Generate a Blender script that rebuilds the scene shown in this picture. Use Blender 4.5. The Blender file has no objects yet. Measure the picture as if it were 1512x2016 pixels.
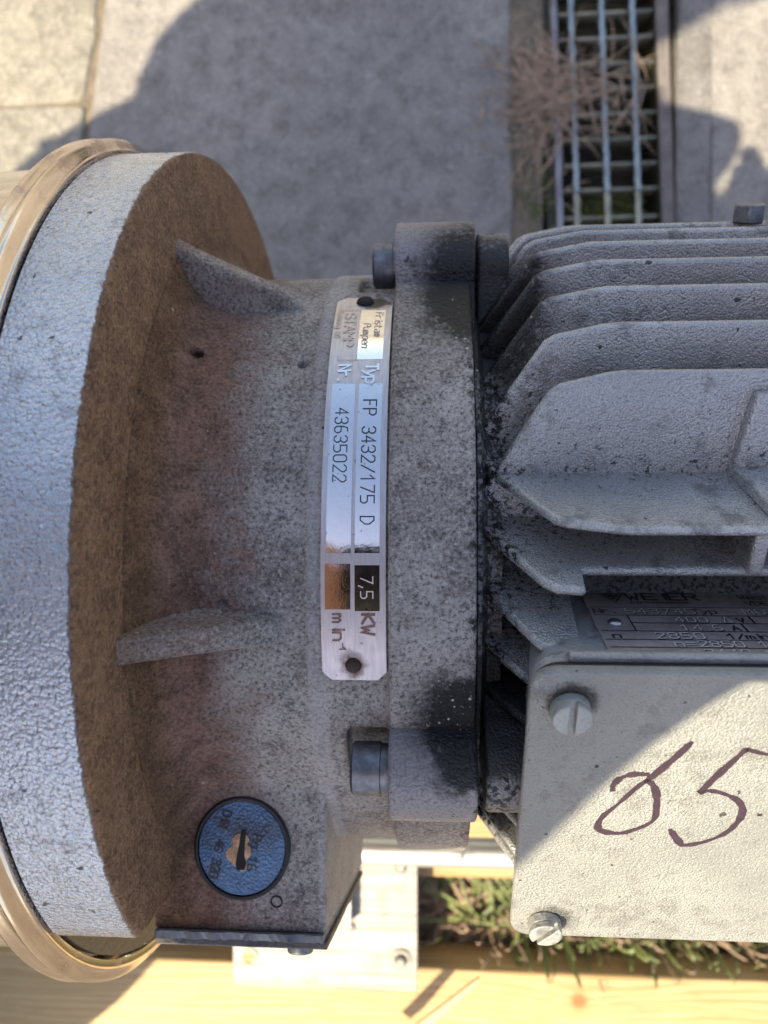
import bpy, bmesh, math, random
from mathutils import Vector, Matrix
from math import sin, cos, pi, radians, sqrt, atan2
random.seed(7)
sc = bpy.context.scene
C = sc.collection

# ------------------------------------------------------------------ camera, sky, sun, exposure
CAM_Z = 0.90
cam = bpy.data.cameras.new('camera'); cam_o = bpy.data.objects.new('camera', cam); C.objects.link(cam_o)
cam.sensor_fit = 'VERTICAL'; cam.sensor_height = 36.0; cam.lens = 1514/2016*36.0
cam_o.location = (0, 0, CAM_Z); cam_o.rotation_euler = (0, radians(3.6), 0)
cam.clip_start = 0.005; cam.clip_end = 500
cam.dof.use_dof = True; cam.dof.focus_distance = 0.255; cam.dof.aperture_fstop = 10
sc.camera = cam_o

SUN_AZ, SUN_EL = radians(42), radians(58)          # shadows run towards +X +Y
SUN_DIR = Vector((-cos(SUN_AZ)*cos(SUN_EL), -sin(SUN_AZ)*cos(SUN_EL), sin(SUN_EL)))
w = bpy.data.worlds.new('World'); sc.world = w; w.use_nodes = True
nt = w.node_tree; bg = nt.nodes['Background']
sky = nt.nodes.new('ShaderNodeTexSky'); sky.sky_type = 'NISHITA'; sky.sun_disc = False
sky.sun_elevation = SUN_EL; sky.sun_rotation = atan2(SUN_DIR.x, SUN_DIR.y) % (2*pi)
sky.air_density = 1.0; sky.dust_density = 1.2
wb = nt.nodes.new('ShaderNodeMix'); wb.data_type = 'RGBA'; wb.blend_type = 'MULTIPLY'; wb.inputs[0].default_value = 1.0
wb.inputs[7].default_value = (1.15, 1.0, 0.88, 1)          # camera white balance leaning warm
nt.links.new(sky.outputs[0], wb.inputs[6]); nt.links.new(wb.outputs[2], bg.inputs[0]); bg.inputs[1].default_value = 0.15
sun = bpy.data.lights.new('sun', 'SUN'); sun_o = bpy.data.objects.new('sun', sun); C.objects.link(sun_o)
sun.energy = 4.9; sun.angle = radians(0.55); sun.color = (1.0, 0.88, 0.62)
sun_o.rotation_euler = SUN_DIR.to_track_quat('Z', 'Y').to_euler()
sun_o.location = SUN_DIR*6
sc.view_settings.view_transform = 'Standard'; sc.view_settings.look = 'None'
sc.view_settings.exposure = 1.0; sc.view_settings.gamma = 1.0; sc.view_settings.use_curve_mapping = False
sc.cycles.use_denoising = True
sc.cycles.max_bounces = 5; sc.cycles.diffuse_bounces = 3; sc.cycles.glossy_bounces = 3; sc.cycles.use_adaptive_sampling = True; sc.cycles.adaptive_threshold = 0.03

# ------------------------------------------------------------------ node helper
class NT:
    def __init__(s, name):
        s.m = bpy.data.materials.new(name); s.m.use_nodes = True
        s.t = s.m.node_tree; s.b = s.t.nodes['Principled BSDF']
        s.out = s.t.nodes['Material Output']
        tc = s.t.nodes.new('ShaderNodeTexCoord'); s.co = tc.outputs['Object']
    def n(s, ty): return s.t.nodes.new('ShaderNode'+ty)
    def put(s, sock, v):
        if v is None: return
        if hasattr(v, 'is_output'): s.t.links.new(v, sock)
        elif isinstance(v, (tuple, list)):
            sock.default_value = tuple(v)+((1,) if len(v) == 3 and len(sock.default_value) == 4 else ())
        else: sock.default_value = v
    def math(s, op, a, b=None, c=None, clamp=False):
        n = s.n('Math'); n.operation = op; n.use_clamp = clamp
        s.put(n.inputs[0], a); s.put(n.inputs[1], b); s.put(n.inputs[2], c); return n.outputs[0]
    def mul(s, a, b): return s.math('MULTIPLY', a, b)
    def add(s, a, b): return s.math('ADD', a, b)
    def sub(s, a, b): return s.math('SUBTRACT', a, b)
    def ramp(s, v, a, b, lo=0.0, hi=1.0):
        n = s.n('MapRange'); n.interpolation_type = 'SMOOTHSTEP'
        if a > b: a, b, lo, hi = b, a, hi, lo
        s.put(n.inputs[0], v); n.inputs[1].default_value = a; n.inputs[2].default_value = b
        n.inputs[3].default_value = lo; n.inputs[4].default_value = hi; return n.outputs[0]
    def noise(s, scale, detail=3, rough=.55, dist=0.0, co=None, dims='3D'):
        n = s.n('TexNoise'); n.inputs['Scale'].default_value = scale; n.inputs['Detail'].default_value = detail
        n.inputs['Roughness'].default_value = rough; n.inputs['Distortion'].default_value = dist
        s.put(n.inputs['Vector'], co or s.co); return n.outputs['Fac']
    def voro(s, scale, feat='F1', co=None, rnd=1.0, out='Distance', smooth=None):
        n = s.n('TexVoronoi'); n.feature = feat; n.inputs['Scale'].default_value = scale
        n.inputs['Randomness'].default_value = rnd
        if smooth is not None: n.inputs['Smoothness'].default_value = smooth
        s.put(n.inputs['Vector'], co or s.co); return n.outputs[out]
    def scaled(s, v, co=None):
        n = s.n('VectorMath'); n.operation = 'MULTIPLY'; s.put(n.inputs[0], co or s.co); n.inputs[1].default_value = v
        return n.outputs[0]
    def xyz(s):
        n = s.n('SeparateXYZ'); s.put(n.inputs[0], s.co); return n.outputs
    def mix(s, f, a, b):
        n = s.n('Mix'); n.data_type = 'RGBA'; s.put(n.inputs[0], f); s.put(n.inputs[6], a); s.put(n.inputs[7], b); return n.outputs[2]
    def bump(s, h, dist, strength=1.0, prev=None):
        n = s.n('Bump'); n.inputs['Strength'].default_value = strength; n.inputs['Distance'].default_value = dist
        s.put(n.inputs['Height'], h)
        if prev is not None: s.put(n.inputs['Normal'], prev)
        return n.outputs[0]
    def done(s, col=None, rough=.5, metal=0.0, normal=None, spec=None, **kw):
        s.put(s.b.inputs['Base Color'], col); s.put(s.b.inputs['Roughness'], rough); s.put(s.b.inputs['Metallic'], metal)
        if normal is not None: s.put(s.b.inputs['Normal'], normal)
        if spec is not None: s.put(s.b.inputs['Specular IOR Level'], spec)
        for k, v in kw.items(): s.put(s.b.inputs[k], v)
        return s.m
    def theta(s):
        x, y, z = s.xyz()
        return s.math('MULTIPLY', s.math('ARCTAN2', s.sub(y, AY), s.sub(z, AZ)), 180/pi), x

AY, AZ = -0.019, 0.517          # pump axis runs along X at this y, z

def plain(name, col, rough=.5, metal=0.0, var=.12, scale=60, spec=None):
    n = NT(name); f = n.noise(scale, 4)
    c2 = tuple(max(0, c*(1-2*var)) for c in col); c1 = tuple(min(1, c*(1+var)) for c in col)
    return n.done(n.mix(f, c2, c1), rough, metal, n.bump(n.noise(scale*8, 2), .0002, .4), spec)

def soot_mask(n):
    """black oily soot round the joint between housing and motor and under the bolt lugs"""
    th, x = n.theta()
    nz = n.noise(70, 3, .65); nz2 = n.noise(420, 2, .7)
    def band(v, c, wd): return n.ramp(n.math('ABSOLUTE', n.sub(v, c)), wd, wd*.25)
    t1 = band(n.add(th, n.mul(n.sub(nz, .5), 8)), 46, 17)
    t2 = band(n.add(th, n.mul(n.sub(nz, .5), 6)), -21, 9)
    xs = n.ramp(n.math('ABSOLUTE', n.sub(n.add(x, n.mul(n.sub(nz, .5), .014)), .019)), .034, .003)
    xs2 = n.ramp(n.math('ABSOLUTE', n.sub(n.add(x, n.mul(n.sub(nz, .5), .02)), .0195)), .010, .001)
    m = n.math('MAXIMUM', n.mul(n.math('MAXIMUM', t1, n.mul(t2, 1.1)), xs), n.mul(xs2, n.ramp(nz2, .42, .66, .10, .75)))
    m = n.mul(m, n.ramp(nz2, .25, .55, .6, 1.15))
    return n.math('MINIMUM', m, 1.0)

def hammered(name, base, rough=.42, metal=.25, cell=520, depth=.00035, soot=.0, grime=.35, brownface=False, spec=None, crack=.2, screws=None):
    """hammer-finish paint: tiny rounded dimples, streaks of dirt, rubbed speckles"""
    n = NT(name)
    v = n.voro(cell, 'F1'); fine = n.noise(cell*1.6, 2, .65)
    big = n.noise(18, 2, .6); mid = n.noise(120, 3, .68)
    h = n.add(n.mul(n.sub(n.mul(fine, .9), n.mul(n.mul(v, v), .9)), n.ramp(big, .3, .7, .55, 1.15)), n.mul(mid, 1.3))
    col = n.mix(n.ramp(big, .32, .68), tuple(c*.80 for c in base), tuple(min(1, c*1.12) for c in base))
    col = n.mix(n.ramp(v, .45, .85, 0, crack), col, tuple(c*.38 for c in base))
    col = n.mix(n.ramp(fine, .55, .72, 0, .35), col, tuple(min(1, c*1.5) for c in base))
    g = n.mul(n.ramp(n.add(mid, n.mul(n.sub(big, .5), .6)), .54, .76), grime)
    col = n.mix(g, col, (.045, .038, .036))
    sp = n.ramp(n.noise(230, 2, .6), .71, .74)
    col = n.mix(n.mul(sp, .85), col, (.02, .018, .018))
    if soot:
        m = n.mul(n.ramp(soot_mask(n), .0, .55), soot); col = n.mix(m, col, (.010, .010, .012))
        fl = n.mul(n.ramp(n.voro(300, 'F1'), .17, .12), n.mul(n.ramp(big, .47, .58), n.ramp(m, .15, .5)))
        col = n.mix(fl, col, (.55, .55, .52))
    if soot:
        x, y, z = n.xyz(); dy = n.sub(y, AY); dz = n.sub(z, AZ)
        rad = n.math('SQRT', n.add(n.mul(dy, dy), n.mul(dz, dz)))
        dust = n.ramp(n.add(n.noise(520, 2, .7), n.mul(n.ramp(rad, .145, .110), .17)), .66, .76, 0, .85)    # black grit, thickened toward the fin roots to deepen their shade
        col = n.mix(dust, col, (.016, .014, .014))
    if screws:
        x, y, z = n.xyz(); t = n.add(n.mul(n.sub(y, AY), .8660254), n.mul(n.sub(z, AZ), .5))
        for sx, st_, rr_, k_ in screws:
            a = n.sub(x, sx); b_ = n.sub(t, st_); d = n.add(n.math('SQRT', n.add(n.mul(a, a), n.mul(b_, b_))), n.mul(n.sub(n.noise(380, 3, .75), .5), .006))
            col = n.mix(n.ramp(d, rr_, rr_*.62, 0, k_), col, (.02, .017, .016))
    r = n.ramp(fine, .3, .7, rough-.08, rough+.1)
    if brownface:
        x, y, z = n.xyz()
        e = n.add(x, n.mul(n.sub(n.noise(240, 3, .7), .5), .0022))
        bf = n.ramp(e, -.0982, -.0974)
        gr = n.noise(520, 3, .75)
        br = n.mix(n.ramp(mid, .3, .7), (.125, .058, .028), (.245, .128, .064))
        br = n.mix(n.ramp(gr, .50, .66, 0, .6), br, (.32, .20, .125)); br = n.mix(n.ramp(gr, .47, .35, 0, .7), br, (.034, .018, .011))
        col = n.mix(bf, col, br); r = n.add(r, n.mul(bf, .3))
        metal = n.ramp(bf, 0, 1, metal, 0.0)
        h = n.add(h, n.mul(n.mul(gr, bf), 2.0))
    return n.done(col, r, metal, n.bump(h, depth, 1.0), spec)

def housing_mat(brown=.95, name='cast_housing_paint'):
    n = NT(name)
    th, x = n.theta()
    big = n.noise(22, 3, .62); mid = n.noise(110, 3, .72); fine = n.noise(800, 4, .74)
    base = n.mix(n.ramp(big, .32, .68), (.31, .272, .252), (.51, .475, .445))
    base = n.mix(n.ramp(mid, .46, .72, 0, .7), base, (.125, .102, .10))
    lo = n.ramp(fine, .50, .35, 0, .80); hi = n.ramp(fine, .52, .66, 0, .62)
    base = n.mix(hi, base, (.68, .65, .64)); base = n.mix(lo, base, (.050, .040, .038))
    e = n.add(x, n.mul(n.sub(n.noise(34, 3, .65), .5), .05))          # rusty brown dust thrown against the flange
    bf = n.ramp(e, -.053, -.082)
    br = n.mix(n.ramp(mid, .3, .7), (.13, .058, .034), (.33, .175, .125))
    br = n.mix(n.mul(hi, .6), br, (.46, .31, .25)); br = n.mix(n.mul(lo, .7), br, (.035, .018, .012))
    base = n.mix(n.mul(bf, brown), base, br)
    base = n.mix(n.ramp(n.add(x, n.mul(n.sub(mid, .5), .006)), -.0865, -.0935, 0, 1.0 if brown > .9 else .35), base, n.mix(lo, n.mix(hi, n.mix(n.ramp(mid, .3, .7), (.125, .058, .028), (.245, .128, .064)), (.32, .20, .125)), (.034, .018, .011)))
    pb = n.mul(n.ramp(n.math('ABSOLUTE', n.sub(n.add(x, n.mul(n.sub(mid, .5), .004)), -.0385)), .0042, .0026), n.ramp(mid, .35, .55, .2, .8))
    base = n.mix(n.mul(pb, .5), base, (.62, .60, .62))               # paler worn band beside the rating plate
    m = n.mul(n.ramp(soot_mask(n), .0, .60), .96); base = n.mix(m, base, (.011, .010, .011))
    fl = n.mul(n.ramp(n.voro(280, 'F1'), .17, .12), n.mul(n.ramp(big, .48, .58), n.ramp(m, .05, .5)))
    base = n.mix(fl, base, (.6, .58, .54))
    fl2 = n.ramp(n.voro(75, 'F1'), .060, .045)
    base = n.mix(n.mul(fl2, .85), base, n.mix(n.ramp(mid, .45, .55), (.03, .02, .02), (.6, .5, .42)))
    h = n.add(n.mul(fine, 1.0), n.mul(mid, .6))
    return n.done(base, n.ramp(fine, .35, .65, .62, .40), .12, n.bump(h, .0015, 1.0))

def concrete(name, a, b, seed=0):
    n = NT(name)
    mp = n.n('VectorMath'); mp.operation = 'ADD'; n.put(mp.inputs[0], n.co); mp.inputs[1].default_value = (seed*3.1, seed*1.7, 0)
    co = mp.outputs[0]
    big = n.noise(5, 6, .62, co=co); mid = n.noise(38, 5, .65, co=co); fine = n.noise(330, 3, .6, co=co)
    col = n.mix(n.ramp(big, .32, .68), a, b)
    col = n.mix(n.ramp(mid, .38, .72, 0, .8), col, tuple(c*.60 for c in a))
    st = n.ramp(n.voro(62, 'F1', co=co), .16, .08); col = n.mix(n.mul(st, n.ramp(n.noise(20, co=co), .45, .6, 0, .75)), col, (.52, .51, .48))
    st2 = n.ramp(n.voro(40, 'F1', co=co), .10, .06); col = n.mix(n.mul(st2, n.ramp(n.noise(14, co=co), .5, .6, 0, .7)), col, (.12, .09, .07))
    col = n.mix(n.ramp(fine, .5, .72, 0, .6), col, tuple(min(1, c*1.5) for c in b)); col = n.mix(n.ramp(fine, .46, .30, 0, .5), col, tuple(c*.45 for c in a))
    return n.done(col, .9, 0, n.bump(n.add(n.mul(fine, .8), n.mul(mid, 1.2)), .005, .9))

def wood(name, a, b, axis=0, knots=()):
    n = NT(name)
    sv = [9, 9, 9]; sv[axis] = .55
    warp = n.noise(2.2, 3)
    x, y, z = n.xyz()
    # growth-ring distance bent round the knots
    base = n.add(n.mul(y, 1.0), n.mul(warp, .02))
    rings = None
    for kx, ky, kr in knots:
        dx = n.mul(n.sub(x, kx), .30); dy = n.sub(y, ky)
        d2 = n.add(n.mul(dx, dx), n.mul(dy, dy))
        g = n.math('POWER', 2.718, n.mul(d2, -1/(kr*kr*2.2)))
        base = n.add(base, n.mul(g, kr*1.2))
    gr = n.math('SINE', n.add(n.mul(base, 900), n.mul(n.noise(6, 4, .6, co=n.scaled(tuple(sv))), 22)))
    f1 = n.noise(60, 4, .65, co=n.scaled(tuple(8 if i != axis else .6 for i in range(3))))
    col = n.mix(n.ramp(gr, -.6, 1.0), a, b)
    col = n.mix(n.ramp(f1, .45, .75, 0, .5), col, tuple(c*.72 for c in a))
    col = n.mix(n.ramp(n.noise(7, 3), .35, .7, 0, .35), col, (min(1, b[0]*1.08), b[1], b[2]*.9))
    for kx, ky, kr in knots:
        dx = n.sub(x, kx); dy = n.sub(y, ky)
        d = n.add(n.math('SQRT', n.add(n.mul(dx, dx), n.mul(dy, dy))), n.mul(n.sub(n.noise(300, 3), .5), .003))
        col = n.mix(n.ramp(d, kr, kr*.55), col, (.20, .085, .025))
        col = n.mix(n.ramp(d, kr*1.9, kr*.9, 0, .45), col, (.38, .20, .07))
    return n.done(col, .62, 0, n.bump(n.add(n.mul(gr, .3), f1), .0006, .6))

def steel(name, col, rough=.25, aniso=(1, 1, 1), var=.35, sc_=40, dirt=(.16, .09, .05), dirtf=.3):
    n = NT(name); f = n.noise(sc_, 5, .65, co=n.scaled(aniso)); d = n.noise(30, 5, .7)
    c = n.mix(n.ramp(f, .3, .7), tuple(k*(1-var) for k in col), col)
    dm = n.ramp(d, .52, .75, 0, dirtf); c = n.mix(dm, c, dirt)
    return n.done(c, n.add(n.ramp(f, .3, .7, rough+.08, rough-.04), n.mul(dm, .5)), n.ramp(dm, 0, 1, 1.0, .2), n.bump(f, .0003, .35))

M = {}
M['flange'] = hammered('hammered_silver_paint', (.60, .625, .67), .24, .62, 720, .00060, grime=.35, brownface=True, crack=.24)
M['housing'] = housing_mat()
M['rib'] =  housing_mat(.42, 'cast_rib_paint')
M['fin'] = hammered('grey_hammer_paint_motor', (.43, .43, .435), .26, .48, 1250, .00036, soot=.93, grime=.5, crack=.16)
M['core'] = hammered('dirty_shaded_motor_core', (.15, .15, .15), .5, .1, 900, .0007, soot=.9, grime=.8, crack=.3)  # dirt, with extra dark painted in for the shade between fins
M['web'] = hammered('dirty_corner_web', (.27, .265, .265), .42, .25, 1000, .0006, soot=.9, grime=.7, crack=.2)
M['lug'] = hammered('grey_lug_paint', (.325, .30, .31), .40, .25, 900, .0008, soot=.98, grime=.85, crack=.32)
M['lid'] = hammered('pale_grey_lid_paint', (.305, .302, .285), .36, .22, 1250, .00045, grime=.30, crack=.08, screws=[(.0397, .0502, .0088, .85), (.0415, -.0515, .0085, .6)])
M['box'] = hammered('grey_box_paint', (.36, .36, .37), .38, .28, 1000, .0003, grime=.6, crack=.1)
M['bolt'] = steel('zinc_bolt', (.25, .26, .29), .5, (1, 1, 1), .4, 200, (.05, .045, .04), .8)
M['screw'] = hammered('painted_screw', (.36, .36, .34), .4, .3, 700, .0002, grime=.5)
M['stainless'] = steel('stainless_steel', (.66, .61, .55), .17, (.4, 6, 6), .25, 22, (.25, .13, .06), .35)
M['ring'] = steel('stainless_clamp_ring', (.74, .64, .56), .15, (25, 2, 2), .3, 14, (.26, .10, .06), .65)
M['plate'] = None
M['black'] = plain('black_rubber', (.012, .012, .013), .6)
M['dark'] = plain('dark_recess', (.012, .012, .012), .85)
M['rust'] = plain('rusty_rivet', (.055, .028, .018), .55, .3, .5, 300)
M['rivet'] = steel('steel_rivet', (.6, .62, .66), .3)
M['ink'] = plain('engraved_ink', (.035, .05, .08), .6, 0, .2)
M['marker'] = plain('purple_marker_ink', (.040, .018, .030), .5, 0, .8, 900)
M['darkprint'] = plain('black_nameplate_print', (.018, .018, .02), .5)
M['embossed'] = plain('embossed_digits', (.78, .73, .70), .35, .3, .1)
M['gasket'] = plain('cracked_paint_gasket', (.30, .30, .31), .7, 0, .6, 160)
M['coverplate'] = hammered('dark_cover_plate', (.12, .115, .115), .45, .3, 500, .0002, grime=.6)

def plate_mat():
    n = NT('brushed_aluminium_plate'); th, x = n.theta()
    f = n.noise(120, 4, .6, co=n.scaled((12, 1, 1)))
    c = n.mix(n.ramp(f, .3, .7), (.50, .47, .49), (.60, .57, .59))
    sm = n.noise(260, 4, .7)
    # dark smear by top rivet, rust halo round lower rivet
    def halo(t0, x0, rt, rx):
        a = n.math('DIVIDE', n.sub(th, t0), rt); b_ = n.math('DIVIDE', n.sub(x, x0), rx)
        return n.math('SQRT', n.add(n.mul(a, a), n.mul(b_, b_)))
    d1 = n.add(halo(48.5, -.0215, 2.6, .0075), n.mul(n.sub(sm, .5), 1.4)); c = n.mix(n.ramp(d1, 1.0, .5, 0, .92), c, (.03, .026, .022))
    d2 = n.add(halo(-13.9, -.0262, 2.3, .0050), n.mul(n.sub(sm, .5), 1.0)); c = n.mix(n.ramp(d2, 1.1, .4, 0, .9), c, (.075, .035, .018))
    c = n.mix(n.ramp(n.noise(500, 2), .72, .75, 0, .7), c, (.08, .07, .07))
    return n.done(c, n.ramp(sm, .3, .7, .50, .38), .80, n.bump(f, .0001, .25))
M['plate'] = plate_mat()
def mirror_mat():
    n = NT('polished_plate_window'); f = n.noise(300, 3); s = n.ramp(n.noise(420, 2), .70, .73)
    c = n.mix(n.mul(s, .7), n.mix(f, (.72, .72, .74), (.82, .82, .84)), (.2, .2, .22))
    return n.done(c, n.ramp(f, .3, .7, .05, .11), 1.0, n.bump(n.noise(900, 2), .00004, .3))
M['mirror'] = mirror_mat()
def plug_mat():
    n = NT('blue_plug_paint'); v = n.voro(900, 'F1'); g = n.noise(75, 5, .65)
    x, y, z = n.xyz()
    c = n.mix(n.ramp(g, .35, .7), (.050, .105, .20), (.095, .185, .33))
    d = n.ramp(n.add(n.noise(48, 5, .7), n.mul(n.add(y, .125), 6)), .50, .66, 0, .85)
    c = n.mix(d, c, (.045, .045, .06))
    return n.done(c, .42, .1, n.bump(v, .0004, 1.0))
M['plug'] = plug_mat()
M['bare'] = steel('chipped_bare_steel', (.45, .33, .22), .5, (1, 1, 1), .5, 300, (.09, .045, .02), .8)
def name_mat():
    n = NT('motor_nameplate_aluminium'); f = n.noise(90, 5, .65); d = n.noise(50, 5, .7)
    c = n.mix(n.ramp(f, .3, .7), (.31, .265, .26), (.44, .38, .37)); c = n.mix(n.ramp(d, .45, .75, 0, .6), c, (.12, .10, .10))
    return n.done(c, n.ramp(d, .3, .7, .34, .55), .25, n.bump(n.noise(500, 3), .0001, .4))
M['nameplate'] = name_mat()
M['concrete'] = concrete('concrete_paver', (.26, .238, .225), (.345, .318, .298))
M['concrete2'] = concrete('concrete_paver_worn', (.29, .265, .225), (.39, .355, .30), 3)
M['kerb'] = concrete('concrete_strip', (.20, .185, .175), (.29, .265, .25), 5)
M['soil'] = concrete('dirt', (.15, .122, .092), (.26, .21, .155), 9)
M['galv'] = steel('galvanised_steel', (.42, .47, .49), .5, (1, 1, 1), .3, 60, (.25, .20, .16), .5)
M['galvdull'] = steel('dirty_galvanised_rung', (.50, .47, .38), .6, (1, 1, 1), .4, 60, (.12, .11, .06), .5)
M['rail'] = steel('weathered_rail', (.40, .38, .42), .55, (1, 1, 1), .4, 50, (.20, .14, .11), .7)
M['rustrail'] = plain('rusty_rail', (.21, .18, .17), .8, .1, .35, 60)
M['muck'] = plain('channel_muck', (.045, .042, .022), .6, 0, .5, 25)
M['straw'] = plain('dry_straw', (.44, .31, .22), .8, 0, .48, 90)
M['grass'] = plain('green_grass', (.17, .20, .065), .55, 0, .4, 30)
M['moss'] = plain('moss', (.10, .13, .025), .9, 0, .4, 60)
M['pine'] = wood('pine_beam', (.42, .275, .125), (.55, .40, .205), 0, [(.137, -.4575, .0085), (-.36, -.52, .006)])
M['pine2'] = wood('pine_board', (.36, .22, .095), (.48, .33, .16), 0)
M['alu'] = steel('aluminium_sheet', (.33, .315, .295), .62, (.6, 12, 1), .14, 18, (.45, .40, .33), .35)
M['tube'] = steel('polished_tube', (.78, .76, .72), .42, (1, 4, 4), .08, 20, (.5, .45, .4), .2)
M['splinter'] = plain('pale_splinter', (.66, .50, .27), .7, 0, .15, 80)
M['fly'] = plain('crane_fly', (.09, .06, .035), .6)
M['leaf'] = plain('tan_leaf_bit', (.42, .24, .10), .8, 0, .3, 400)

# ------------------------------------------------------------------ mesh helper
class MB:
    def __init__(s): s.v = []; s.f = []
    def add(s, vs, fs):
        o = len(s.v); s.v += [tuple(v) for v in vs]; s.f += [tuple(i+o for i in f) for f in fs]; return s
    def box(s, x0, x1, y0, y1, z0, z1):
        return s.add([(x, y, z) for x in (x0, x1) for y in (y0, y1) for z in (z0, z1)],
                     [(0, 1, 3, 2), (4, 6, 7, 5), (0, 4, 5, 1), (2, 3, 7, 6), (0, 2, 6, 4), (1, 5, 7, 3)])
    def prism(s, poly, fn, a, b):
        """poly: list of 2-D points; fn(p, q, h) -> xyz; extruded from h=a to h=b"""
        n = len(poly); vs = [fn(p, q, a) for p, q in poly]+[fn(p, q, b) for p, q in poly]
        return s.add(vs, [tuple(range(n-1, -1, -1)), tuple(range(n, 2*n))]+[(i, (i+1) % n, n+(i+1) % n, n+i) for i in range(n)])
    def loft(s, rings, cap=True):
        n = len(rings[0]); vs = [p for r in rings for p in r]; fs = []
        for k in range(len(rings)-1):
            for i in range(n): j = (i+1) % n; fs.append((k*n+i, k*n+j, (k+1)*n+j, (k+1)*n+i))
        if cap: fs += [tuple(range(n-1, -1, -1)), tuple(range((len(rings)-1)*n, len(rings)*n))]
        return s.add(vs, fs)
    def lathe(s, prof, seg=160, cy=None, cz=None, cap=True):
        cy = AY if cy is None else cy; cz = AZ if cz is None else cz
        return s.loft([[(x, cy+r*sin(2*pi*i/seg), cz+r*cos(2*pi*i/seg)) for i in range(seg)] for x, r in prof], cap)
    def tube(s, pts, r, seg=8):
        pts = [Vector(p) for p in pts]; rings = []
        for i, p in enumerate(pts):
            d = (pts[min(i+1, len(pts)-1)]-pts[max(i-1, 0)]).normalized()
            u = d.orthogonal().normalized(); v = d.cross(u)
            if i:
                u = (pu-d*pu.dot(d)).normalized(); v = d.cross(u)
            pu = u; rr = r[i] if isinstance(r, (list, tuple)) else r
            rings.append([p+u*rr*cos(2*pi*k/seg)+v*rr*sin(2*pi*k/seg) for k in range(seg)])
        return s.loft(rings)
    def cyl(s, c, axis, r, h, seg=32, r2=None):
        a = Vector(axis).normalized(); c = Vector(c)
        u = a.orthogonal().normalized(); v = a.cross(u); r2 = r if r2 is None else r2
        return s.loft([[c+u*q*cos(2*pi*k/seg)+v*q*sin(2*pi*k/seg)+a*z for k in range(seg)] for q, z in ((r, 0), (r2, h))])
    def ribbon(s, pts, wd, fn, closed=False):
        """flat stroke along 2-D points, with mitred quads"""
        P = [Vector(p) for p in pts]
        if len(P) < 2: return s
        L = []; R = []
        for i, p in enumerate(P):
            a = P[max(i-1, 0)]; b = P[min(i+1, len(P)-1)]
            if i == 0 and closed: a = P[-2]
            if i == len(P)-1 and closed: b = P[1]
            d1 = (p-a); d2 = (b-p)
            d1 = d1.normalized() if d1.length > 1e-9 else d2.normalized(); d2 = d2.normalized() if d2.length > 1e-9 else d1
            t = (d1+d2); t = t.normalized() if t.length > 1e-3 else d1
            nn = Vector((-t.y, t.x)); m = (wd(i/len(P)) if callable(wd) else wd)/2/max(.45, nn.dot(Vector((-d1.y, d1.x))))
            ext = Vector((0, 0))
            if not closed and i == 0: ext = -d2*(0 if callable(wd) else wd)*.35
            if not closed and i == len(P)-1: ext = d1*(0 if callable(wd) else wd)*.35
            L.append(p+nn*m+ext); R.append(p-nn*m+ext)
        vs = [fn(*q) for q in L]+[fn(*q) for q in R]; n = len(P)
        return s.add(vs, [(i, i+1, n+i+1, n+i) for i in range(n-1)])
    def mesh(s, name='m'):
        m = bpy.data.meshes.new(name); m.from_pydata(s.v, [], s.f)
        bm = bmesh.new(); bm.from_mesh(m); bmesh.ops.recalc_face_normals(bm, faces=bm.faces); bm.to_mesh(m); bm.free()
        return m
    def build(s, name, mat, parent=None, bevel=0, smooth=35, seg=3, recalc=True):
        m = s.mesh(name) if recalc else bpy.data.meshes.new(name)
        if not recalc: m.from_pydata(s.v, [], s.f)
        return link(name, m, mat, parent, bevel, smooth, seg)

def link(name, m, mat, parent=None, bevel=0, smooth=35, seg=3):
    o = bpy.data.objects.new(name, m); C.objects.link(o); m.name = name
    if mat: m.materials.append(M[mat] if isinstance(mat, str) else mat)
    if smooth: 
        m.shade_smooth(); m.set_sharp_from_angle(angle=radians(smooth))
    if bevel:
        b = o.modifiers.new('bevel', 'BEVEL'); b.width = bevel; b.segments = seg; b.limit_method = 'ANGLE'; b.angle_limit = radians(40)
        b.harden_normals = False
        m.shade_smooth()
    if parent: setparent(o, parent)
    return o
def wloc(o):
    v = Vector((0, 0, 0))
    if o.type == 'EMPTY': v = o.location.copy()
    return v
def setparent(o, p):
    o.parent = p
    o.matrix_parent_inverse = Matrix.Translation(-wloc(p))
def thing(name, label, cat, loc=(0, 0, 0), group=None):
    o = bpy.data.objects.new(name, None); C.objects.link(o); o.location = loc; o.empty_display_size = .05
    return tag(o, label, cat, group)
def tag(o, label=None, cat=None, group=None, kind=None):
    if label: o['label'] = label
    if cat: o['category'] = cat
    if group: o['group'] = group
    if kind: o['kind'] = kind
    return o

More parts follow.
